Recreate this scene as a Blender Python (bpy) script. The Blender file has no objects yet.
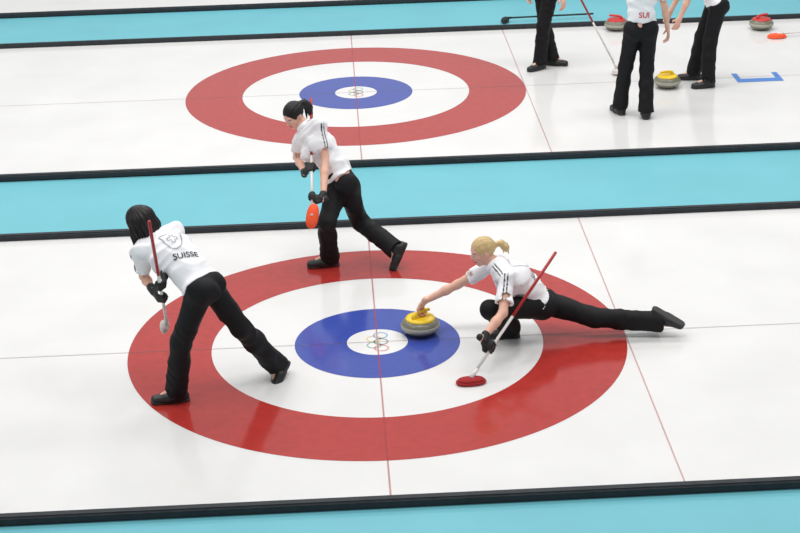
import bpy, bmesh, math, numpy as np
from mathutils import Matrix, Vector
from mathutils.bvhtree import BVHTree
C = bpy.context.scene.collection
A3 = lambda *v: np.array(v, float)
def unit(v): v = np.asarray(v, float); return v/np.linalg.norm(v)
# ------------------------------------------------------------ camera (calibrated from the two houses)
CP = A3(-0.25388, -11.8012, 5.41432); YAW, PIT, ROLL, FOC, DH = 0.03697, 0.38757, -0.02861, 1757.814, 6.46747
FW = A3(math.sin(YAW)*math.cos(PIT), math.cos(YAW)*math.cos(PIT), -math.sin(PIT))
_r = A3(math.cos(YAW), -math.sin(YAW), 0); _u = np.cross(_r, FW)
RT = _r*math.cos(ROLL)+_u*math.sin(ROLL); UP = -_r*math.sin(ROLL)+_u*math.cos(ROLL)
cam = bpy.data.objects.new('camera', bpy.data.cameras.new('camera')); C.objects.link(cam)
cam.data.sensor_width = 36; cam.data.lens = FOC/800*36; cam.data.clip_end = 200
M = Matrix.Identity(4)
for i in range(3): M[i][0], M[i][1], M[i][2], M[i][3] = RT[i], UP[i], -FW[i], CP[i]
cam.matrix_world = M
bpy.context.scene.camera = cam
def ray(u, v): return unit(RT*(u-400)/FOC-UP*(v-266.5)/FOC+FW)
def pt(u, v, Y): k = ray(u, v); return CP+k*(Y-CP[1])/k[1]
def unz(u, v, z=0): k = ray(u, v); return CP+k*(z-CP[2])/k[2]
def joint(p, u, v, L, side):
    k = ray(u, v); b = k@(p-CP); c = (p-CP)@(p-CP)-L*L; D = b*b-c
    if D < 0: q = CP+k*b; return p+L*unit(q-p)
    return CP+k*(b-math.sqrt(D) if side == 'n' else b+math.sqrt(D))
def joint2(p, u, v, L, o, L2):
    a, b = joint(p, u, v, L, 'n'), joint(p, u, v, L, 'f')
    return a if abs(np.linalg.norm(a-o)-L2) < abs(np.linalg.norm(b-o)-L2) else b
# ------------------------------------------------------------ materials
def srgb(r, g, b):
    f = lambda c: (c/255/12.92) if c/255 <= .04045 else ((c/255+.055)/1.055)**2.4
    return (f(r), f(g), f(b), 1)
def mat(name, col, rough=.6, spec=.5, noise=0., nscale=30., bump=0., bscale=200., attr=False, thin=0., stretch=None):
    m = bpy.data.materials.new(name); m.use_nodes = True; nt = m.node_tree; N = nt.nodes; L = nt.links
    b = N['Principled BSDF']; b.inputs['Roughness'].default_value = rough; b.inputs['Specular IOR Level'].default_value = spec
    b.inputs['Base Color'].default_value = col
    if thin: b.inputs['Alpha'].default_value = 1-thin       # a faint line printed under the ice
    tc = N.new('ShaderNodeTexCoord'); vec = tc.outputs['Object']
    if stretch:
        mp = N.new('ShaderNodeMapping'); mp.inputs['Scale'].default_value = stretch; L.new(vec, mp.inputs['Vector']); vec = mp.outputs['Vector']
    src = None
    if attr:
        a = N.new('ShaderNodeAttribute'); a.attribute_name = 'Col'; src = a.outputs['Color']
    if noise:
        n = N.new('ShaderNodeTexNoise'); n.inputs['Scale'].default_value = nscale; n.inputs['Detail'].default_value = 6; L.new(vec, n.inputs['Vector'])
        mx = N.new('ShaderNodeMix'); mx.data_type = 'RGBA'; mx.blend_type = 'MULTIPLY'; mx.inputs['Factor'].default_value = 1
        rp = N.new('ShaderNodeMapRange'); rp.inputs['From Min'].default_value = .3; rp.inputs['From Max'].default_value = .7
        rp.inputs['To Min'].default_value = 1-noise; rp.inputs['To Max'].default_value = 1+noise*.3
        L.new(n.outputs['Fac'], rp.inputs['Value'])
        if src: L.new(src, mx.inputs['A'])
        else: mx.inputs['A'].default_value = col
        L.new(rp.outputs['Result'], mx.inputs['B']); src = mx.outputs['Result']
    if src: L.new(src, b.inputs['Base Color'])
    if bump:
        n2 = N.new('ShaderNodeTexNoise'); n2.inputs['Scale'].default_value = bscale; n2.inputs['Detail'].default_value = 3; L.new(vec, n2.inputs['Vector'])
        bp = N.new('ShaderNodeBump'); bp.inputs['Strength'].default_value = bump; bp.inputs['Distance'].default_value = .01
        L.new(n2.outputs['Fac'], bp.inputs['Height']); L.new(bp.outputs['Normal'], b.inputs['Normal'])
    return m
ICE = dict(rough=.12, spec=.55, bump=.012, bscale=45)
M_ice = mat('pebbled_ice', srgb(225, 224, 222), noise=.06, nscale=1.3, **ICE)
M_red = mat('red_ice', srgb(174, 54, 49), noise=.12, nscale=14, **ICE)
M_blue = mat('blue_ice', srgb(60, 78, 162), noise=.08, nscale=14, **ICE)
M_cyan = mat('cyan_walkway', srgb(108, 182, 194), rough=.45, spec=.3, noise=.06, nscale=1.5, bump=.03, bscale=80)
M_tee = mat('red_line', srgb(186, 70, 74), rough=.13, thin=.52)
M_cl = mat('grey_line', srgb(120, 100, 106), rough=.13, thin=.62)
M_bl = mat('pale_red_line', srgb(196, 110, 112), rough=.13, thin=.58)
M_foam = mat('black_foam', srgb(40, 45, 50), rough=.75, noise=.3, nscale=14, bump=.2, bscale=90)
M_mark = mat('blue_marking', srgb(60, 125, 205), rough=.3)
M_skin = mat('skin', (1, 1, 1, 1), rough=.5, spec=.35, attr=True, noise=.06, nscale=25)
M_shirt = mat('white_jersey', (1, 1, 1, 1), rough=.8, spec=.2, attr=True, bump=.12, bscale=260)
M_trous = mat('black_trousers', srgb(16, 16, 19), rough=.68, spec=.26, bump=.15, bscale=120)
M_shoe = mat('black_shoe', srgb(20, 20, 22), rough=.45)
M_sole = mat('dark_sole', srgb(52, 50, 50), rough=.7)
M_glove = mat('black_glove', srgb(22, 22, 24), rough=.6)
M_hairk = mat('black_hair', srgb(24, 18, 18), rough=.5, spec=.35, noise=.4, nscale=60)
M_hairb = mat('blonde_hair', srgb(214, 184, 132), rough=.5, spec=.3, noise=.3, nscale=60)
M_hairn = mat('brown_hair', srgb(70, 46, 34), rough=.5, noise=.4, nscale=60)
M_dark = mat('dark_print', srgb(48, 46, 52), rough=.7)
M_grey = mat('grey_print', srgb(140, 138, 144), rough=.7)
M_redp = mat('red_print', srgb(196, 26, 32), rough=.7)
M_gran = mat('grey_granite', srgb(126, 124, 108), rough=.3, spec=.5, noise=.45, nscale=160)
M_band = mat('rough_granite', srgb(176, 174, 160), rough=.7, noise=.25, nscale=200)
M_yel = mat('yellow_plastic', srgb(236, 198, 30), rough=.35)
M_redh = mat('red_plastic', srgb(200, 50, 45), rough=.35)
M_pole_r = mat('red_handle', srgb(170, 34, 36), rough=.4)
M_pole_w = mat('white_handle', srgb(222, 218, 214), rough=.4)
M_pole_k = mat('black_handle', srgb(30, 30, 34), rough=.4)
M_pad_r = mat('red_pad', srgb(160, 26, 30), rough=.8, bump=.3, bscale=200)
M_pad_o = mat('orange_pad', srgb(250, 92, 48), rough=.8, bump=.3, bscale=200)
M_pad_w = mat('white_pad', srgb(214, 206, 202), rough=.8, bump=.3, bscale=200)
M_pad_k = mat('black_pad', srgb(30, 30, 34), rough=.8, bump=.3, bscale=200)
RINGC = [mat('olympic_'+n, srgb(*c), rough=.2) for n, c in (('blue', (142, 172, 206)), ('black', (150, 148, 150)), ('red', (214, 146, 148)), ('yellow', (218, 198, 146)), ('green', (146, 184, 160)))]
# ------------------------------------------------------------ object helpers
def meshobj(name, P, Fc, m, parent=None, smooth=True, off=None, col=None):
    P = np.asarray(P, float)
    if off is not None: P = P-off
    me = bpy.data.meshes.new(name); me.from_pydata(P.tolist(), [], [list(map(int, f)) for f in Fc]); me.materials.append(m)
    if smooth: me.polygons.foreach_set('use_smooth', [True]*len(me.polygons))
    if col is not None:
        a = me.attributes.new('Col', 'FLOAT_COLOR', 'POINT'); a.data.foreach_set('color', np.concatenate([col, np.ones((len(col), 1))], 1).astype(np.float32).ravel())
    me.update()
    o = bpy.data.objects.new(name, me); C.objects.link(o)
    if parent: o.parent = parent
    return o
def thing(name, label, cat, loc, group=None):
    o = bpy.data.objects.new(name, None); C.objects.link(o); o.location = Vector(loc); o.empty_display_size = .1
    o['label'] = label; o['category'] = cat
    if group: o['group'] = group
    return o
def struct(o): o['kind'] = 'structure'; return o
def lathe(prof, seg=48):
    P, F = [], []
    n = len(prof)
    for i in range(seg):
        a = 2*math.pi*i/seg
        for r, z in prof: P.append((r*math.cos(a), r*math.sin(a), z))
    for i in range(seg):
        j = (i+1) % seg
        for k in range(n-1): F.append((i*n+k, j*n+k, j*n+k+1, i*n+k+1))
    return P, F
def tube(pts, rads, seg=14, cap=True):
    pts = [np.asarray(p, float) for p in pts]; P, F = [], []
    prev = None
    for i, p in enumerate(pts):
        t = unit(pts[min(i+1, len(pts)-1)]-pts[max(i-1, 0)])
        if prev is None: e = unit(np.cross(t, (0.3, .2, .93) if abs(t[2]) < .9 else (1, 0, 0)))
        else: e = unit(prev-t*(prev@t))
        prev = e; g = np.cross(t, e)
        for k in range(seg):
            a = 2*math.pi*k/seg; P.append(p+rads[i]*(math.cos(a)*e+math.sin(a)*g))
    for i in range(len(pts)-1):
        for k in range(seg):
            l = (k+1) % seg; F.append((i*seg+k, i*seg+l, (i+1)*seg+l, (i+1)*seg+k))
    if cap: F.append(tuple(range(seg-1, -1, -1))); F.append(tuple(range((len(pts)-1)*seg, len(pts)*seg)))
    return P, F
# ------------------------------------------------------------ setting
def rect(name, x0, x1, y0, y1, z, m, parent=None, sub=1):
    return meshobj(name, [(x0, y0, z), (x1, y0, z), (x1, y1, z), (x0, y1, z)], [(0, 1, 2, 3)], m, parent, smooth=False)
def annulus(name, r0, r1, cx, cy, z, m, parent=None, seg=160):
    P, F = [], []
    for i in range(seg):
        a = 2*math.pi*i/seg
        P += [(cx+r0*math.cos(a), cy+r0*math.sin(a), z), (cx+r1*math.cos(a), cy+r1*math.sin(a), z)]
    for i in range(seg):
        j = (i+1) % seg; F.append((2*i, 2*i+1, 2*j+1, 2*j))
    return meshobj(name, P, F, m, parent, smooth=False)
X0, X1 = -14, 14
struct(rect('floor', X0, X1, -9, 24, -.012, M_cyan))
def box(name, x0, x1, y0, y1, z0, z1, m, parent=None, bev=.012):
    bm = bmesh.new(); bmesh.ops.create_cube(bm, size=1)
    for v in bm.verts: v.co = Vector(((x0+x1)/2+v.co.x*(x1-x0), (y0+y1)/2+v.co.y*(y1-y0), (z0+z1)/2+v.co.z*(z1-z0)))
    if bev: bmesh.ops.bevel(bm, geom=bm.edges[:], offset=bev, segments=3, affect='EDGES')
    me = bpy.data.meshes.new(name); bm.to_mesh(me); bm.free(); me.materials.append(m)
    o = bpy.data.objects.new(name, me); C.objects.link(o)
    if parent: o.parent = parent
    return o
def ice(yc, y0, y1, nm):
    s = struct(box(nm, X0, X1, y0, y1, -.05, 0, M_ice, bev=0))
    if yc is not None:
        rect('centre_line', X0, X1, yc-.006, yc+.006, .0026, M_cl, s)
        rect('tee_line', -.006, .006, y0, y1, .0022, M_tee, s)
        rect('back_line', 1.824, 1.835, y0, y1, .0024, M_bl, s)
    return s
ice(0, -2.38, 2.44, 'floor_ice_near'); ice(DH, 4.04, 8.90, 'floor_ice_far'); ice(None, 10.45, 15.4, 'floor_ice_distant')
def house(yc, label):
    t = thing('target_rings', label, 'target rings', (0, yc, 0), 'painted curling target rings')
    annulus('red_ring', 1.22, 1.83, 0, 0, .0012, M_red, t)
    annulus('blue_ring', .225, .61, 0, 0, .0012, M_blue, t)
    e = annulus('white_button', 0.0005, .225, 0, 0, .001, M_ice, t, 64)
    R, r = .05, .0055
    # ring emblem, its top towards +X
    for (a, b), m in zip(((-.112, .026), (0, .026), (.112, .026), (-.056, -.026), (.056, -.026)), RINGC):
        o = annulus('emblem_ring', R-r, R+r, b, -a, .0028, m, e, 40)
house(0, 'larger red, white and blue target rings on the nearest ice sheet')
house(DH, 'smaller red, white and blue target rings on the ice sheet farther back')
for y, lab in ((-2.42, 'black foam divider along the front edge of the nearest ice sheet'), (2.40, 'black foam divider along the back edge of the nearest ice sheet'),
               (4.0, 'black foam divider on the front edge of the second ice sheet'), (8.87, 'black foam divider on the back edge of the second ice sheet'),
               (10.42, 'black foam divider at the very top left beyond the last blue walkway')):
    o = box('foam_divider', X0, X1, y, y+.07, -.012, .05, M_foam, bev=.012); o['label'] = lab; o['category'] = 'divider'; o['group'] = 'foam lane dividers'
# blue bracket on the far ice
g0, g1 = unz(738, 82.5), unz(783, 79.5)
t = thing('ice_marking', 'blue open bracket marked on the far ice at the right', 'floor marking', g0)
w = .06; dp = .13; dx = g1[0]-g0[0]
P = [(0, 0, .002), (dx, 0, .002), (dx, .34, .002), (dx-w, .34, .002), (dx-w, dp, .002), (w, dp, .002), (w, .34, .002), (0, .34, .002)]
meshobj('bracket_line', P, [(0, 1, 4, 5), (1, 2, 3, 4), (0, 5, 6, 7)], M_mark, t, smooth=False)
# ------------------------------------------------------------ curling stones
def stone(pos, ang, hm, label, group='curling stones'):
    t = thing('curling_stone', label, 'curling stone', A3(pos[0], pos[1], .0025), group)
    P, F = lathe([(.0005, .002), (.055, .002), (.062, .0), (.068, .004), (.098, .011), (.122, .026), (.137, .043), (.1425, .052), (.1425, .078), (.138, .088), (.128, .101), (.114, .112), (.098, .119), (.085, .122), (.0005, .123)])
    meshobj('stone_body', P, F, M_gran, t)
    P, F = lathe([(.137, .046), (.1435, .051), (.1448, .065), (.1435, .079), (.137, .084)])
    meshobj('striking_band', P, F, M_band, t)
    P, F = lathe([(.108, .112), (.110, .119), (.105, .127), (.08, .132), (.04, .135), (.0005, .136)], 40)
    meshobj('handle_cap', P, F, hm, t)
    c, s = math.cos(ang), math.sin(ang); h = A3(c, s, 0); z = A3(0, 0, 1)
    pts = [-.055*h+.128*z, -.060*h+.142*z, -.054*h+.156*z, -.03*h+.165*z, 0*h+.168*z, .04*h+.170*z, .075*h+.169*z, .09*h+.164*z]
    P, F = tube(pts, [.024, .020, .017, .0148, .014, .0145, .014, .009])
    meshobj('handle', P, F, hm, t)
    return t
# ------------------------------------------------------------ brushes
def brush(T, B, nrm, lng, m1, m2, mp, label, split=.5, mh=None, padw=.05, padl=.1):
    ax = unit(T-B); nrm = unit(nrm); lng = unit(lng-nrm*(lng@nrm)); sd = np.cross(nrm, lng)
    t = thing('curling_brush', label, 'brush', B, 'curling brushes')
    D = T-B
    P, F = tube([D*1.0, D*.995, D*(1-split)], [.008, .0115, .0115]); meshobj('handle', P, F, m1, t)
    P, F = tube([D*(1-split), D*.06], [.0112, .0108]); meshobj('shaft', P, F, m2, t)
    P, F = tube([D*.07, D*.04, D*.0], [.0135, .015, .018]); meshobj('socket', P, F, m2, t)
    def slab(prof):
        P, F = [], []; n = 32
        for k, z in prof:
            for i in range(n):
                a = 2*math.pi*i/n; ca, sa = math.cos(a), math.sin(a)
                sg = lambda q: math.copysign(abs(q)**.85, q)
                P.append(lng*sg(ca)*padl*k+sd*sg(sa)*padw*k+nrm*z)
        for j in range(len(prof)-1):
            for i in range(n):
                l = (i+1) % n; F.append((j*n+i, j*n+l, (j+1)*n+l, (j+1)*n+i))
        F.append(tuple(range(n-1, -1, -1))); F.append(tuple(range((len(prof)-1)*n, len(prof)*n)))
        return P, F
    P, F = slab([(.8, -.018), (.86, -.015), (.82, -.006), (.5, .003), (.3, .008)]); meshobj('head_plate', P, F, mh or mp, t)
    P, F = slab([(.88, -.038), (.98, -.034), (1, -.027), (.95, -.018), (.7, -.015)]); meshobj('pad', P, F, mp, t)
    return t
# ------------------------------------------------------------ implicit surface modelling of people
class Grid:
    def __init__(s, lo, hi, h):
        s.lo = np.array(lo)-4*h; s.h = h; s.n = np.ceil((np.array(hi)+4*h-s.lo)/h).astype(int)+1
        s.F = np.full(s.n, .15, np.float32)
        s.ax = [(s.lo[i]+h*np.arange(s.n[i])).astype(np.float32) for i in range(3)]
    def blk(s, lo, hi):
        a = np.clip(np.floor((lo-s.lo)/s.h).astype(int), 0, s.n-1); b = np.clip(np.ceil((hi-s.lo)/s.h).astype(int)+1, 0, s.n)
        sl = tuple(slice(a[i], b[i]) for i in range(3))
        return sl, s.ax[0][sl[0]][:, None, None], s.ax[1][sl[1]][None, :, None], s.ax[2][sl[2]][None, None, :]
    def add(s, prim, k=.02):
        lo, hi, f = prim; pad = k+3*s.h
        sl, X, Y, Z = s.blk(lo-pad, hi+pad); d = f(X, Y, Z); a = s.F[sl]
        if k > 0:
            q = np.maximum(k-np.abs(a-d), 0)/k; s.F[sl] = np.minimum(a, d)-q*q*k*.25
        else: s.F[sl] = np.minimum(a, d)
    def sub(s, prim, k=.006):
        lo, hi, f = prim; pad = k+3*s.h
        sl, X, Y, Z = s.blk(lo-pad, hi+pad); d = -f(X, Y, Z); a = s.F[sl]
        q = np.maximum(k-np.abs(a-d), 0)/k; s.F[sl] = np.maximum(a, d)+q*q*k*.25
    def clip(s, c, n):   # keep the side where n.(p-c) < 0
        X, Y, Z = s.ax[0][:, None, None], s.ax[1][None, :, None], s.ax[2][None, None, :]
        s.F = np.maximum(s.F, ((X-c[0])*n[0]+(Y-c[1])*n[1]+(Z-c[2])*n[2]).astype(np.float32))
    def near(s):
        m = np.abs(s.F) < .03; return m, s.lo+np.argwhere(m)*s.h
    def wrinkle(s, amp, fr, seed=0, ax=None):
        m, P = s.near(); rg = np.random.RandomState(seed); o = 0
        for i in range(5):
            d = rg.normal(size=3)
            if ax is not None: d = d*.6+np.asarray(ax)*rg.choice([-1, 1])*.9
            d /= np.linalg.norm(d); e = rg.normal(size=3); e /= np.linalg.norm(e)
            f = fr*(.6+.35*i)
            a = f*.5*(P@d)+1.5*np.sin(f*.3*(P@e)+i)+seed
            gate = .5+.5*np.sin(f*.22*(P@np.cross(d, e))+i*2+seed)
            o = o+(np.sqrt(np.sin(a)**2+.02)-.64)*gate/(1+.3*i)
        s.F[m] += (amp*o).astype(np.float32)
    def mesh(s):
        F = s.F; S = F < 0; n = F.shape; h = s.h
        cnt = np.zeros((n[0]-1, n[1]-1, n[2]-1), np.int8)
        off = [(i, j, k) for i in (0, 1) for j in (0, 1) for k in (0, 1)]
        for i, j, k in off: cnt += S[i:n[0]-1+i, j:n[1]-1+j, k:n[2]-1+k]
        act = (cnt > 0) & (cnt < 8); I = np.argwhere(act); ids = np.full(act.shape, -1, np.int32); ids[act] = np.arange(len(I))
        V = np.stack([F[I[:, 0]+i, I[:, 1]+j, I[:, 2]+k] for i, j, k in off], 1).astype(float)
        pos = np.zeros((len(I), 3)); c = np.zeros(len(I)); O = np.array(off, float)
        for a in range(8):
            for b in range(a+1, 8):
                if abs(O[a]-O[b]).sum() != 1: continue
                mk = (V[:, a] < 0) != (V[:, b] < 0); t = V[mk, a]/(V[mk, a]-V[mk, b])
                pos[mk] += O[a]+t[:, None]*(O[b]-O[a]); c[mk] += 1
        P = s.lo+(I+pos/c[:, None])*h
        Q = []
        for ax in range(3):
            b, d = (ax+1) % 3, (ax+2) % 3
            s0 = [slice(None)]*3; s1 = [slice(None)]*3; s0[ax] = slice(0, -1); s1[ax] = slice(1, None)
            A = S[tuple(s0)]; E = np.argwhere(A != S[tuple(s1)])
            E = E[(E[:, b] > 0) & (E[:, d] > 0) & (E[:, b] < n[b]-1) & (E[:, d] < n[d]-1)]
            ins = A[E[:, 0], E[:, 1], E[:, 2]]
            def cell(db, dd): q = E.copy(); q[:, b] += db; q[:, d] += dd; return ids[q[:, 0], q[:, 1], q[:, 2]]
            q = np.stack([cell(-1, -1), cell(0, -1), cell(0, 0), cell(-1, 0)], 1)
            q[~ins] = q[~ins][:, ::-1]; Q.append(q)
        return P, np.concatenate(Q)
def cap(a, b, ra, rb=None, e1=None, w=1., inf=0.):
    rb = ra if rb is None else rb; a = np.asarray(a, float); b = np.asarray(b, float); ra += inf; rb += inf
    ab = b-a; l2 = max(ab@ab, 1e-9); R = max(ra, rb)*max(w, 1)
    def f(X, Y, Z):
        x, y, z = X-a[0], Y-a[1], Z-a[2]
        t = np.clip((x*ab[0]+y*ab[1]+z*ab[2])/l2, 0, 1)
        x, y, z = x-t*ab[0], y-t*ab[1], z-t*ab[2]; d2 = x*x+y*y+z*z
        if e1 is not None:
            q = x*e1[0]+y*e1[1]+z*e1[2]; d2 = d2-q*q*(1-1/(w*w))
        return (np.sqrt(np.maximum(d2, 0))-(ra+(rb-ra)*t)).astype(np.float32)
    return np.minimum(a, b)-R, np.maximum(a, b)+R, f
def flat(prim, c, n, hollow=None):   # a primitive cut square by a plane, its end hollowed out
    lo, hi, f0 = prim
    def f(X, Y, Z):
        d = np.maximum(f0(X, Y, Z), ((X-c[0])*n[0]+(Y-c[1])*n[1]+(Z-c[2])*n[2]).astype(np.float32))
        return np.maximum(d, -hollow[2](X, Y, Z)) if hollow else d
    return lo, hi, f
def ell(c, rr, ax, inf=0.):
    c = np.asarray(c, float); rr = np.array(rr)+inf; R = max(rr)
    def f(X, Y, Z):
        x, y, z = X-c[0], Y-c[1], Z-c[2]; k0 = 0; k1 = 0
        for a, r in zip(ax, rr):
            q = (x*a[0]+y*a[1]+z*a[2]); k0 = k0+(q/r)**2; k1 = k1+(q/r/r)**2
        k0 = np.sqrt(k0); k1 = np.sqrt(k1)+1e-6
        return (k0*(k0-1)/k1).astype(np.float32)
    return c-R, c+R, f
def grid_for(prims, h):
    return Grid(np.min([p[0] for p in prims], 0)-.01, np.max([p[1] for p in prims], 0)+.01, h)
def hand_prims(H, inf=0.):
    W, d, n, t, ang = H['W'], H['d'], H['n'], H['t'], H['ang']
    out = [cap(W-.02*d, W+.02*d, .023, .019, inf=inf), cap(W+.018*d, W+.074*d, .0140, .0140, t, 2.3, inf)]
    for i, L in enumerate((.041, .045, .042, .033)):
        p = W+.083*d+t*(.0285-.019*i); r = (.0092, .0095, .0091, .008)[i]
        for s, (l, a) in enumerate(zip((L, L*.64, L*.52), ang)):
            q = p+l*(d*math.cos(a)+n*math.sin(a)); out.append(cap(p, q, r-.0007*s, r-.0007*(s+1), inf=inf)); p = q
    p = W+.03*d+t*.026; q = p+.042*unit(.65*d+.6*t+.45*n); r_ = q+.03*unit(.6*d-.25*t+.75*n)
    out += [cap(p, q, .013, .0105, inf=inf), cap(q, r_, .0103, .0083, inf=inf)]
    return out
def grip(G, R, frm, right, nhint, curl=(50, 125, 190)):
    R = unit(R); d = G-frm; d = unit(d-R*(d@R)); n = np.cross(R, d); n = n if n@nhint > 0 else -n
    t = np.cross(d, n) if right else np.cross(n, d)
    return dict(W=G-n*.027-d*.092, d=d, n=n, t=t, ang=[math.radians(a) for a in curl])
def openhand(W, d, nhint, right):
    d = unit(d); n = unit(nhint-d*(np.asarray(nhint)@d)); t = np.cross(d, n) if right else np.cross(n, d)
    return dict(W=W, d=d, n=n, t=t, ang=[math.radians(a) for a in (22, 50, 72)])
HS = .94; WHITE = srgb(241, 240, 242)[:3]
def human(label, J, base, h=.005, hc=.006, hairm=None, hair='pony', gloves=(False, False), seed=1, stripes=True, group='curlers'):
    t = thing('person', label, 'person', base, group)
    pel, neck = J['pel'], J['neck']; sp = unit(neck-pel); TL = np.linalg.norm(neck-pel)
    lr = J['lr']; lr = unit(lr-sp*(lr@sp)); fw = np.cross(sp, lr)
    hax = unit(J['hax']); hip = J['hip']
    sh = J['sh']; cr = pel+sp*TL*.32-fw*J.get('hunch', .015); rb = pel+sp*TL*.64-fw*J.get('hunch', .015); uc = pel+sp*TL*.86
    hd = J['head']; hf = unit(J['hf']); hr = unit(np.cross(hf, J.get('hup', A3(0, 0, 1)))); hu = np.cross(hr, hf)
    hp = lambda r, f, u: hd+HS*(hr*r+hf*f+hu*u)
    HF = (hr, hf, hu)
    hell = lambda r, f, u, rr: ell(hp(r, f, u), [x*HS for x in rr], HF)
    hcap = lambda a, b, ra, rb=None, w=1.: cap(hp(*a), hp(*b), ra*HS, (ra if rb is None else rb)*HS, hr if w != 1 else None, w)
    pfw = unit(np.cross(sp, hax))
    # ---- torso primitives, shared by body and shirt
    def torso(inf):
        o = [(cap(hip[0], hip[1], .086, inf=inf), .03), (cap(pel+sp*.05, cr, .09, .078, lr, 1.3, inf), .05), (cap(cr, rb, .078, .090, lr, 1.36, inf), .05),
             (cap(rb, uc, .090, .072, lr, 1.48, inf), .05), (cap(sh[0], sh[1], .045, inf=inf*.8), .05)]
        for s in (0, 1):
            o.append((cap(neck-sp*.01, sh[s]+sp*.01, .045, .042, inf=inf*.6), .04))
            o.append((ell(pel+sp*TL*.66+fw*.07+lr*(-.066+.132*s), (.058, .046, .058), (lr, fw, sp), inf), .03))
            o.append((ell(pel-pfw*.028-sp*.03+hax*(-.066+.132*s), (.076, .072, .08), (hax, pfw, sp), inf*.6), .03))
        return o
    legs = lambda inf: sum([[(cap(hip[s], J['kn'][s], .078, .054, inf=inf), .03), (cap(J['kn'][s], J['kn'][s]+.35*(J['an'][s]-J['kn'][s]), .051, .052, inf=inf), .02),
            (cap(J['kn'][s]+.35*(J['an'][s]-J['kn'][s]), J['an'][s], .052, .036, inf=inf), .02)] for s in (0, 1)], [])
    # ---- body
    pr = torso(0)+legs(0)
    for s in (0, 1):
        E, Wr = J['el'][s], J['hand'][s]['W']; md = E+.35*(Wr-E)
        pr += [(cap(sh[s], E, .041, .032), .03), (cap(E, md, .032, .033), .02), (cap(md, Wr, .033, .022), .02)]
        pr.append((cap(J['an'][s], J['an'][s]+J['fd'][s]*.1-J['fu'][s]*.045, .034, .026), .02))
    nb = hp(0, -.02, -.06)
    pr += [(cap(neck-sp*.02, nb, .047, .044), .03)]
    pr += [(hell(0, -.008, .028, (.073, .092, .082)), .02), (hell(0, .022, -.03, (.053, .064, .08)), .03),
           (hell(0, .062, -.090, (.019, .02, .018)), .02), (hcap((-.03, .07, .026), (.03, .07, .026), .012), .012),
           (hell(-.037, .058, -.022, (.02, .02, .02)), .015), (hell(.037, .058, -.022, (.02, .02, .02)), .015)]
    g = grid_for([p for p, _ in pr]+[q for s in (0, 1) for q in hand_prims(J['hand'][s])], h)
    for p, k in pr: g.add(p, k)
    for s in (-1, 1):
        g.sub(hell(.031*s, .092, .004, (.017, .012, .011)), .006)
        g.add(hell(.031*s, .073, .004, (.0125, .0125, .0125)), .002)
        g.add(hell(.071*s, -.006, -.004, (.01, .019, .031)), .006)
    g.add(hcap((0, .084, .014), (0, .102, -.022), .006, .0095), .008)
    g.add(hcap((-.011, .092, -.027), (.011, .092, -.027), .006), .006)
    g.add(hell(0, .086, -.052, (.022, .009, .0055)), .003); g.add(hell(0, .084, -.063, (.02, .009, .006)), .003)
    for s in (0, 1):
        hpz = hand_prims(J['hand'][s])
        for i, p in enumerate(hpz): g.add(p, .012 if i < 2 else .004)
    P, F = g.mesh()
    col = np.tile(np.array(srgb(228, 178, 156)[:3]), (len(P), 1))
    q = (P-hd)/HS; L = np.stack([q@hr, q@hf, q@hu], 1)
    front = L[:, 1] > .05
    def paint(c, rr, rgb):
        m = front & ((((L-np.array(c))/np.array(rr))**2).sum(1) < 1); col[m] = srgb(*rgb)[:3]
    for s in (-1, 1):
        paint((.031*s, .084, .004), (.013, .02, .0065), (235, 230, 226)); paint((.031*s, .086, .004), (.0062, .02, .0065), (50, 38, 32))
        paint((.032*s, .085, .024), (.019, .03, .004), (130, 98, 72) if hairm is M_hairb else (60, 44, 40))
        paint((.042*s, .06, -.028), (.017, .03, .015), (226, 160, 142))
    paint((0, .09, -.0575), (.022, .02, .0105), (194, 100, 96))
    meshobj('body', P, F, M_skin, t, off=base, col=col)
    # ---- shirt
    inf = .015; hl = J.get('hem', .045); hem = pel+sp*hl
    pr = torso(inf)
    slv = []
    for s in (0, 1):
        ad = unit(J['el'][s]-sh[s]); se = sh[s]+.70*(J['el'][s]-sh[s]); far = se+.04*ad
        slv.append((flat(cap(sh[s], far, .051, .061), se, ad, cap(se-.03*ad, far+.05*ad, .050)), .03))
    g = grid_for([p for p, _ in pr+slv], hc)
    for p, k in pr: g.add(p, k)
    g.clip(hem, -sp)
    for p, k in slv: g.add(p, k)
    g.wrinkle(.017 if hc < .008 else .011, 40, seed, unit(sp+.5*lr))
    P, F = g.mesh()
    col = np.tile(np.array(WHITE), (len(P), 1))
    if stripes:
        for s in (0, 1):
            e = J['el'][s]; ad = unit(e-sh[s]); ot = unit(sh[s]-(sh[0]+sh[1])/2)
            op = ot+.5*sp; op = op-ad*(op@ad)
            if np.linalg.norm(op) < .15: op = sp-ad*(sp@ad)
            op = unit(op); nrm = np.cross(ad, op); nrm = nrm if nrm@fw > 0 else -nrm
            qs = P-sh[s]; al = qs@ad; perp = qs-al[:, None]*ad
            arm = (al > -.01) & (np.linalg.norm(perp, axis=1) < .08) & (perp@op > .01) & (al < .2)
            lat = (qs@lr)*(1 if s else -1)
            top = (lat > -.10) & (lat < .03) & ((P-sh[s])@sp > -.0) & (al <= .02)
            for mm, vv in ((arm, perp@nrm), (top, qs@fw)):
                for c0 in (-.013, .009): col[mm & (np.abs(vv-c0) < .0044)] = srgb(48, 46, 52)[:3]
    shirt = meshobj('shirt', P, F, M_shirt, t, off=base, col=col)
    bvh = BVHTree.FromPolygons([Vector(p) for p in P.tolist()], [list(map(int, f)) for f in F])
    # collar
    nd = unit(nb-neck); e = unit(lr-nd*(lr@nd)); f2 = np.cross(nd, e); ring = [neck+nd*.012+.060*(math.cos(a)*e+math.sin(a)*f2) for a in np.linspace(0, 2*math.pi, 25)]
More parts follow.
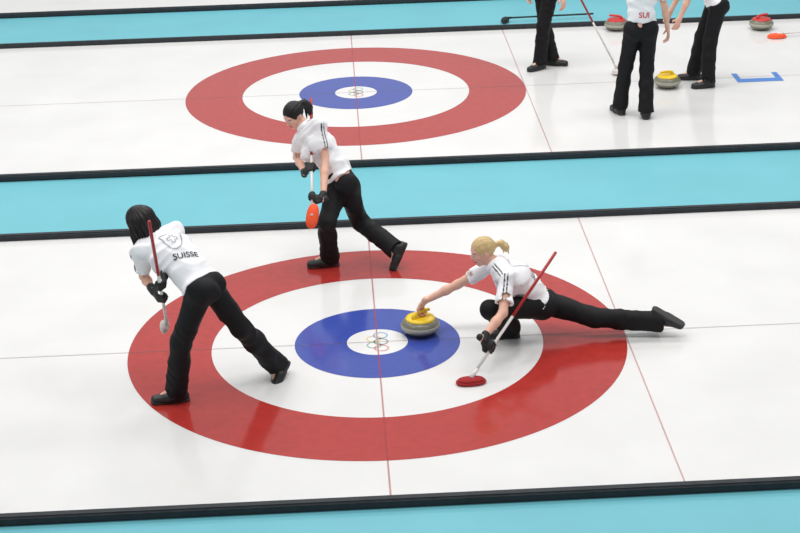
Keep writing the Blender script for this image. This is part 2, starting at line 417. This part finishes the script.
    prc = [cap(ring[i]-nd*.006, ring[i+1]-nd*.006, .012) for i in range(24)]+[cap(ring[i]+nd*.012, ring[i+1]+nd*.012, .008) for i in range(24)]
    g = grid_for(prc, hc)
    for p in prc: g.add(p, .01)
    P, F = g.mesh(); meshobj('collar', P, F, M_shirt, shirt, off=base, col=np.tile(np.array(WHITE), (len(P), 1)))
    # ---- trousers: waist first (cut level), then the legs, so that a raised knee is never cut
    pr0 = [(cap(pel, pel+sp*(hl+.08), .094, .086, lr, 1.3, .002), .04)]
    pr = [(cap(hip[0], hip[1], .086, inf=.009), .03)]
    for s in (0, 1):
        k_, a_ = J['kn'][s], J['an'][s]; m_ = k_+.4*(a_-k_); ad = unit(a_-k_); ce = a_+.03*ad
        pr += [(cap(hip[s], k_, .090, .072), .03), (cap(k_, m_, .072, .071), .03), (flat(cap(m_, ce+.05*ad, .071, .082), ce, ad, cap(ce-.02*ad, ce+.1*ad, .066)), .03), (ell(pel-pfw*.028-sp*.03+hax*(-.066+.132*s), (.082, .079, .086), (hax, pfw, sp)), .03)]
    g = grid_for([p for p, _ in pr0+pr], hc)
    for p, k in pr0: g.add(p, k)
    g.clip(pel+sp*(hl+.05), sp)
    for p, k in pr: g.add(p, k)
    g.wrinkle(.012 if hc < .008 else .009, 34, seed+5)
    P, F = g.mesh(); meshobj('trousers', P, F, M_trous, t, off=base)
    # ---- shoes
    for s in (0, 1):
        a, fd, fu = J['an'][s], J['fd'][s], J['fu'][s]; sd = np.cross(fd, fu); ad = unit(J['an'][s]-J['kn'][s])
        pr = [(cap(a-.04*fd-.055*fu, a+.06*fd-.058*fu, .041, .043, sd, 1.0), .02), (cap(a+.06*fd-.058*fu, a+.155*fd-.064*fu, .041, .03, sd, 1.35), .03), (cap(a-.01*fd-.04*fu, a-.005*fd-.005*fu, .048, .047), .03), (cap(a-.01*fd-.02*fu, a-.06*ad, .047, .044), .02)]
        g = grid_for([p for p, _ in pr], hc)
        for p, k in pr: g.add(p, k)
        g.clip(a-.083*fu, -fu); P, F = g.mesh(); shoe = meshobj('shoe', P, F, M_shoe, t, off=base)
        pr = [cap(a-.045*fd-.078*fu, a+.05*fd-.078*fu, .04, .037), cap(a+.05*fd-.078*fu, a+.15*fd-.078*fu, .040, .036, sd, 1.2)]
        g = grid_for(pr, hc)
        for p in pr: g.add(p, .02)
        g.clip(a-.089*fu, -fu); g.clip(a-.072*fu, fu); P, F = g.mesh(); meshobj('sole', P, F, M_sole, shoe, off=base)
    # ---- gloves
    for s in (0, 1):
        if not gloves[s]: continue
        H = J['hand'][s]; pr = hand_prims(H, .003)+[cap(H['W']-.045*unit(H['W']-J['el'][s]), H['W']+.02*H['d'], .031, .028)]
        g = grid_for(pr, h)
        for i, p in enumerate(pr): g.add(p, .004)
        P, F = g.mesh(); meshobj('glove', P, F, M_glove, t, off=base)
    # ---- hair : smooth volume over the skull, combed by shallow grooves
    pr = [(hell(0, -.013, .027, (.081, .098, .090)) if hair != 'bun' else hell(0, -.012, .026, (.078, .096, .087)), .01)]; tail = []
    down = unit(-hu*.45-Zu*.65)
    if hair == 'bob':
        for s in (-1, 1):
            a0 = hp(.066*s, .012, .02); a1 = hp(.074*s, .026, -.055); pr += [(cap(a0, a1, .031, .03), .04), (cap(a1, a1+down*.11, .03, .012), .03)]
            a0 = hp(.05*s, -.05, .0); a1 = hp(.058*s, -.052, -.075); pr += [(cap(a0, a1, .052, .046), .04), (cap(a1, a1+down*.10, .046, .02), .03)]
        a1 = hp(0, -.07, -.075); pr += [(cap(hp(0, -.07, .02), a1, .052, .048), .04), (cap(a1, a1+down*.10, .048, .022), .03)]
        for i in range(16):                                        # loose ends of unequal length
            a = math.radians(-125+250*i/15); a0 = hp(math.sin(a)*.092, -math.cos(a)*.098, -.06); a1 = a0+down*(.10+.05*math.sin(i*2.3))+hr*.012*math.sin(i*1.7)
            tail.append((cap(a0, a1, .017, .005), .01))
    else:
        pb = (0, -.100, .03 if hair == 'pony' else .005); back = unit(-hf+Zu*(hf@Zu)) if abs(hf[2]) < .95 else -hf
        b0 = hp(*pb); tail = [(cap(hp(0, -.08, pb[2]), b0, .036, .022), .02)]
        if hair == 'pony':
            q1 = b0+back*.05; q2 = q1+back*.05-Zu*.045; q3 = q2-Zu*.11+back*.015; sc = 1
        else:
            q1 = b0+back*.045+Zu*.01; q2 = q1+back*.035-Zu*.03; q3 = q2-Zu*.06+back*.01; sc = .8
        for i in range(9):
            o = A3(math.cos(i*.9), math.sin(i*.9), .6*math.sin(i*1.7))*.012*sc
            tail += [(cap(b0+o*.4, q1+o*1.3, .015*sc, .017*sc), .008), (cap(q1+o*1.3, q2+o*1.9, .017*sc, .014*sc), .008), (cap(q2+o*1.9, q3+o*2.0+Zu*.014*(i % 4), .014*sc, .004), .008)]
    g = grid_for([p for p, _ in pr+tail], min(hc, .0045) if hc < .008 else .008)
    for p, k in pr: g.add(p, k)
    if hair == 'bob':
        for p, k in tail: g.add(p, k)
        tail = []; g.sub(hell(0, .1, -.05, (.056, .085, .1)), .02)
    else:
        g.sub(hell(0, .088, -.04, (.068, .072, .092)), .02)
        g.sub(hell(0, .0, -.115, (.12, .13, .078)), .02)
        for s in (-1, 1): g.sub(hell(.086*s, .012, -.02, (.03, .034, .036)), .012)
    for p, k in tail: g.add(p, k)
    m, P = g.near(); q = (P-hd)/HS; r_, f_, u_ = q@hr, q@hf, q@hu
    if hair == 'bob': th = np.arctan2(r_, -(f_+.01)); am = np.clip((.12-u_)/.08, 0, 1)*(1+np.clip(-u_/.08, 0, 1.2))
    else: th = np.arctan2(r_, u_-pb[2]+.02); am = np.clip(np.hypot(r_, u_-pb[2])/.06, 0, 1)*(.75 if hair == 'pony' else .6)
    g.F[m] += (.0022*am*np.sin(th*26+2*np.sin(th*5))+.0014*am*np.sin(th*47+1)).astype(np.float32)
    P, F = g.mesh(); meshobj('hair', P, F, hairm, t, off=base)
    return t, shirt, bvh, dict(sp=sp, lr=lr, fw=fw, pel=pel, TL=TL, base=np.asarray(base, float))
def decal(name, P2, F2, cen, r, u, nrm, bvh, m, parent, base, lift=.006, rot=0):
    c, s = math.cos(math.radians(rot)), math.sin(math.radians(rot)); r, u = r*c-u*s, u*c+r*s
    P = []
    for x, y in P2:
        o = cen+r*x+u*y+nrm*.3; hit = bvh.ray_cast(Vector(o), Vector(-nrm), .6)[0]
        P.append(np.array(hit)+nrm*lift if hit is not None else cen+r*x+u*y+nrm*.1)
    return meshobj(name, P, F2, m, parent, smooth=False, off=base)
def text2d(s, width):
    cu = bpy.data.curves.new('txt', 'FONT'); cu.body = s; cu.resolution_u = 3; cu.offset = .012; o = bpy.data.objects.new('txt', cu); C.objects.link(o)
    bpy.context.view_layer.update(); me = bpy.data.meshes.new_from_object(o.evaluated_get(bpy.context.evaluated_depsgraph_get()))
    P = np.array([v.co[:2] for v in me.vertices]); F = [list(p.vertices) for p in me.polygons]
    bpy.data.objects.remove(o); bpy.data.meshes.remove(me); bpy.data.curves.remove(cu)
    c = (P.max(0)+P.min(0))/2; k = width/(P[:, 0].max()-P[:, 0].min()); return (P-c)*k, F
def stroke(pts, w, closed=True):
    pts = np.array(pts, float); n = len(pts); P, F = [], []
    for i in range(n):
        a = pts[(i-1) % n] if closed or i > 0 else pts[i]; b = pts[(i+1) % n] if closed or i < n-1 else pts[i]
        tt = unit(b-a); nn = np.array([-tt[1], tt[0]]); P += [pts[i]+nn*w/2, pts[i]-nn*w/2]
    for i in range(n if closed else n-1): j = (i+1) % n; F.append((2*i, 2*i+1, 2*j+1, 2*j))
    return P, F
def shield(k):
    sd = [(.46*math.sqrt(max(1-a**2.6, 0)), .5-1.05*a) for a in np.linspace(0, 1, 16)]
    pts = [(-.46+.92*a, .5+.07*math.sin(a*math.pi)) for a in np.linspace(0, 1, 10)[:-1]]+sd+[(-x, y) for x, y in sd[-2:0:-1]]
    return [(x*k, y*k) for x, y in pts]
def cross2d(k):
    a, b = k, k*.34; return [(-a, -b), (-b, -b), (-b, -a), (b, -a), (b, -b), (a, -b), (a, b), (b, b), (b, a), (-b, a), (-b, b), (-a, b)]
def hips(pel, hax, w=.080): hax = unit(hax); return [pel-hax*w, pel+hax*w]
def shoulders(pel, neck, lr, w=.155, drop=.055):
    sp = unit(neck-pel); lr = unit(lr-sp*(lr@sp)); c = neck-sp*drop; return [c-lr*w, c+lr*w]
Zu = A3(0, 0, 1); AZ = .0925
# ================================================================ person A : left sweeper seen from behind
pel = pt(203, 287, -.86); neck = joint(pel, 153, 237, .53, 'f'); lr = A3(.13, .3, .14); hax = A3(.22, .95, .04)
hip = hips(pel, hax); sh = shoulders(pel, neck, lr)
anL = unz(177, 389, AZ); T = unz(268, 381, .02); anR = joint(T, 276, 364, .15, 'f')
knL = joint2(hip[0], 181, 343, .42, anL, .40); knR = joint2(hip[1], 240, 327, .42, anR, .40)
bT = pt(149, 221, -1.2); bB = joint(bT, 167, 325, 1.1, 'f'); R = bT-bB
elL = joint(sh[0], 144, 276, .27, 'f'); G1 = bT+.72*(bB-bT); G2 = bT+.60*(bB-bT)
hL = grip(G1, R, elL, False, A3(-.2, .8, 0)); elR = sh[1]+.27*unit(A3(-.35, .2, -.9)); hR = grip(G2, R, elR, True, A3(-1, -.3, 0))
fdL = unit(A3(-1, -.12, 0)); fdR = unit((T-anR)-.0*Zu); fuR = unit(np.cross(np.cross(fdR, A3(-.6, 0, .8)), fdR))
J = dict(pel=pel, neck=neck, lr=lr, hax=hax, hip=hip, sh=sh, kn=[knL, knR], an=[anL, anR], fd=[fdL, fdR], fu=[Zu, fuR], el=[elL, elR], hand=[hL, hR],
         head=joint(neck, 138, 220, .145, 'f'), hf=A3(-.85, .3, -.45), hunch=.03, hem=.012)
base = A3(pel[0], pel[1], 0)
t, shirt, bvh, D = human('black-haired person in white jersey seen from behind, striding left on the near ice', J, base, hairm=M_hairk, hair='bob', gloves=(True, True), seed=1)
sp, lr, fw = D['sp'], D['lr'], D['fw']
P2, F2 = text2d('SUISSE', .175); decal('lettering', P2, F2, pel+sp*D['TL']*.39+lr*.005, lr, sp, -fw, bvh, M_dark, shirt, base, rot=24)
P2, F2 = stroke(shield(.15), .0055); e = decal('emblem', P2, F2, pel+sp*D['TL']*.67+lr*.012, lr, sp, -fw, bvh, M_grey, shirt, base, rot=18)
P2, F2 = stroke(cross2d(.034), .0055); decal('emblem_cross', P2, F2, pel+sp*D['TL']*.68+lr*.012, lr, sp, -fw, bvh, M_grey, shirt, base, rot=18)
brush(bT, bB, A3(.9, 0, .45), A3(0, 1, 0), M_pole_r, M_pole_w, M_pad_w, 'brush with red and white handle carried by the black-haired person seen from behind', split=.5, padw=.035, padl=.085)
# ================================================================ person B : middle sweeper facing the viewer
pel = pt(343, 182, 1.62); neck = joint(pel, 306, 128, .53, 'f'); lr = A3(-.23, .23, -.05); hax = A3(-.3, .9, 0)
hip = hips(pel, hax); sh = shoulders(pel, neck, lr)
anR = unz(329, 255, AZ+.003); T = unz(385, 267, .03); anL = joint(T, 395, 245, .17, 'f')
knR = joint2(hip[1], 327, 222, .42, anR, .40); knL = joint2(hip[0], 360, 222, .42, anL, .40)
bT = pt(311, 98, 2.08); bB = joint(bT, 312, 216, 1.15, 'n'); R = bT-bB
at = lambda f: bT+f*(bB-bT)
elR = joint(sh[1], 297, 157, .26, 'f'); elL = joint(sh[0], 327, 168, .27, 'n')
hR = grip(at(.60), R, elR, True, A3(.6, -.6, 0)); hL = grip(at(.84), R, elL, False, A3(-.6, -.6, 0))
fdR = unit(A3(-1, -.15, 0)); fdL = unit(T-anL); fuL = unit(np.cross(np.cross(fdL, A3(-.8, 0, .5)), fdL))
J = dict(pel=pel, neck=neck, lr=lr, hax=hax, hip=hip, sh=sh, kn=[knL, knR], an=[anL, anR], fd=[fdL, fdR], fu=[fuL, Zu], el=[elL, elR], hand=[hL, hR],
         head=joint(neck, 292, 113, .145, 'n'), hf=A3(-.62, -.62, -.58))
base = A3(pel[0], pel[1], 0)
t, shirt, bvh, D = human('dark-haired person with ponytail and white jersey walking behind the near rings, orange brush in hands', J, base, hairm=M_hairk, hair='pony', gloves=(True, True), seed=2)
brush(bT, bB, A3(-.1, -.9, .4), A3(.15, 0, 1), M_pole_r, M_pole_w, M_pad_o, 'brush with orange pad held by the dark-haired ponytailed person', split=.5)
# ================================================================ person C : delivering the stone
S = unz(420.5, 333, 0); HANG = math.radians(35)
stone(S, HANG, M_yel, 'yellow-handled curling stone under the hand of the lunging blonde person')
pel = pt(540, 303, -.02); neck = joint(pel, 496, 266, .47, 'n'); lr = A3(-.08, .33, .04); hax = A3(.05, 1, -.05)
hip = hips(pel, hax); sh = shoulders(pel, neck, lr)
anL = unz(509, 326, AZ); T = unz(678, 333, .03); anR = joint(T, 655, 320, .17, 'f')
knL = joint2(hip[0], 490, 310, .42, anL, .40); knR = joint2(hip[1], 603, 321, .42, anR, .40)
bB = unz(471, 378, .042); bT = joint(bB, 556, 252, 1.17, 'f'); R = bT-bB
G = bB+.235*(bT-bB)
elL = joint(sh[0], 503, 313, .27, 'n'); hL = grip(G, R, elL, False, A3(0, .7, .2))
HD = A3(math.cos(HANG), math.sin(HANG), 0); Gs = S+.02*HD+A3(0, 0, .172)
mid = sh[1]+.55*(Gs-sh[1]); hR = grip(Gs, HD, mid+A3(.0, .0, .05), True, A3(0, 0, -1), (40, 105, 165))
elR = sh[1]+.53*(hR['W']-sh[1])+A3(0, .02, -.02)
fuR = unit(np.cross(np.cross(unit(T-anR), A3(.25, -.1, -.9)), unit(T-anR)))
J = dict(pel=pel, neck=neck, lr=lr, hax=hax, hip=hip, sh=sh, kn=[knL, knR], an=[anL, anR], fd=[unit(A3(-1, .1, 0)), unit(T-anR)], fu=[Zu, fuR], el=[elL, elR], hand=[hL, hR],
         head=joint(neck, 482, 250, .145, 'n'), hf=A3(-.9, -.2, -.3), hunch=.03)
base = A3(pel[0], pel[1], 0)
t, shirt, bvh, D = human('blonde person in white jersey lunging low on the near ice to release a stone', J, base, hairm=M_hairb, hair='bun', gloves=(True, False), seed=3)
sp, lr, fw = D['sp'], D['lr'], D['fw']
P2, F2 = text2d('SUISSE', .17); decal('lettering', P2, F2, pel+sp*D['TL']*.48, lr, sp, -fw, bvh, M_dark, shirt, base)
P2, F2 = stroke(shield(.13), .0055); decal('emblem', P2, F2, pel+sp*D['TL']*.75, lr, sp, -fw, bvh, M_grey, shirt, base)
brush(bT, bB, Zu, A3(1, .1, 0), M_pole_r, M_pole_w, M_pad_r, 'brush with red pad resting on the ice beside the lunging blonde person', split=.52, padw=.06, padl=.108)
# ================================================================ the group on the far sheet
def stander(label, aL, aR, toe, lr, lean, armL, armR, seed, hair='pony', hand_l=None, hand_r=None, shift=(0, 0, 0), hem=.045):
    anL = unz(*aL, AZ); anR = unz(*aR, AZ); pel = (anL+anR)/2; pel[2] = .885; pel = pel+A3(*shift)
    neck = pel+unit(A3(*lean))*.52; hip = hips(pel, A3(*lr)); sh = shoulders(pel, neck, A3(*lr)); f = unit(np.cross(Zu, A3(*lr)))
    kn = [(hip[s]+(anL, anR)[s])/2+f*.035 for s in (0, 1)]
    el = [sh[0]+.27*unit(A3(*armL[0])), sh[1]+.27*unit(A3(*armR[0]))]
    wr = [el[0]+.24*unit(A3(*armL[1])), el[1]+.24*unit(A3(*armR[1]))]
    hd = [hand_l or openhand(wr[0], wr[0]-el[0], A3(*lr)*1., False), hand_r or openhand(wr[1], wr[1]-el[1], -A3(*lr)*1., True)]
    if hand_l: el[0] = (sh[0]+hand_l['W'])/2+A3(0, 0, -.1)
    J = dict(pel=pel, neck=neck, lr=A3(*lr), hax=A3(*lr), hip=hip, sh=sh, kn=kn, an=[anL, anR], fd=[unit(A3(*toe[0])), unit(A3(*toe[1]))], fu=[Zu, Zu], el=el, hand=hd,
             head=neck+unit(A3(*lean)+A3(0, 0, .6))*.145, hf=f+A3(0, 0, -.15), hem=hem)
    base = A3(pel[0], pel[1], 0)
    return human(label, J, base, h=.008, hc=.008, hairm=M_hairn, hair=hair, seed=seed, stripes=False)+(pel, base)
bB = unz(617, 69, .055); bT = joint(bB, 572, -18, 1.19, 'n')
brush(bT, bB, Zu, A3(.4, 1, 0), M_pole_r, M_pole_w, M_pad_w, 'red and white brush pole slanting beside the standing person with red lettering', split=.45)
Gp = bB+.96*(bT-bB); sL = unz(620, 104, .09)+A3(-.1, 0, 1.3)
t, shirt, bvh, D, pel, base = stander('person standing back to the viewer on far ice, red lettering above black trousers', (620, 105), (646, 109), ((-.3, 1, 0), (.15, 1, 0)), (1, .05, 0), (0.02, .06, 1),
    ((-.5, .2, -.8), (-.9, .3, .1)), ((.3, .05, -1), (.2, .2, -1)), 4, hand_l=grip(Gp, bT-bB, sL, False, A3(0, 1, 0)), shift=(.06, 0, .02), hem=.08)
P2, F2 = text2d('SUI', .105); decal('lettering', P2, F2, pel+D['sp']*.16, D['lr'], D['sp'], -D['fw'], bvh, M_redp, shirt, base)
stander('person leaning leftwards at top right, black trousers, beside the yellow-handled far stone', (708, 79), (694, 71), ((-1, -.15, 0), (-1, .05, 0)), (0, 1, 0), (-.55, .05, .8),
    ((-.25, -.1, -1), (-.35, 0, -.9)), ((-.3, .1, -1), (-.4, 0, -.8)), 5, shift=(.14, 0, -.02))
stander('person at top centre of whom only black trousers and shoes show', (540, 61), (552, 57), ((-.8, -.6, 0), (.9, -.3, 0)), (-.6, .8, 0), (0, 0, 1),
    ((.1, -.1, -1), (.1, -.3, -.8)), ((-.1, .1, -1), (-.2, -.3, -.8)), 6)
stone(unz(667, 87), math.radians(200), M_yel, 'yellow-handled curling stone by the feet of the far standing people')
stone(unz(615, 27.5)-A3(0, .1, 0), math.radians(160), M_redh, 'red-handled curling stone partly behind the slanting brush pole')
stone(unz(761, 29), math.radians(20), M_redh, 'red-handled curling stone alone at the top right corner')
hb = unz(777, 34, .042); brush(hb+A3(1.1, .15, .02), hb, Zu, A3(1, .2, 0), M_pole_w, M_pole_w, M_pad_o, 'brush with orange pad lying on ice by the right corner stone', padw=.085, padl=.115)
hb = unz(505, 18, .042); brush(hb+A3(1.1, .05, .0), hb, Zu, A3(.2, 1, 0), M_pole_k, M_pole_k, M_pad_k, 'black brush lying on the far blue walkway')
# ------------------------------------------------------------ light : arena surround, pale horizon band added for ice reflections, and lamp banks
w = bpy.data.worlds.new('World'); bpy.context.scene.world = w; w.use_nodes = True
N, L = w.node_tree.nodes, w.node_tree.links
tc = N.new('ShaderNodeTexCoord'); sx = N.new('ShaderNodeSeparateXYZ'); cr = N.new('ShaderNodeValToRGB'); L.new(tc.outputs['Generated'], sx.inputs[0]); L.new(sx.outputs['Z'], cr.inputs['Fac'])
cr.color_ramp.elements[0].position = .0; cr.color_ramp.elements[0].color = (.40, .415, .43, 1)
cr.color_ramp.elements[1].position = .75; cr.color_ramp.elements[1].color = (.24, .25, .26, 1)
e = cr.color_ramp.elements.new(.36); e.color = (.58, .595, .61, 1)
L.new(cr.outputs['Color'], N['Background'].inputs['Color']); N['Background'].inputs['Strength'].default_value = 1.0
for x in (-6, 0, 6):
    for y in (-2, 5, 12):
        l = bpy.data.lights.new('arena_lamp', 'AREA'); l.shape = 'RECTANGLE'; l.size = 4; l.size_y = 2.5; l.energy = 280; l.color = (1, .99, .98)
        o = bpy.data.objects.new('arena_lamp', l); C.objects.link(o); o.location = (x, y, 10)
vs = bpy.context.scene.view_settings; vs.view_transform = 'Standard'; vs.look = 'None'; vs.exposure = 0; vs.gamma = 1
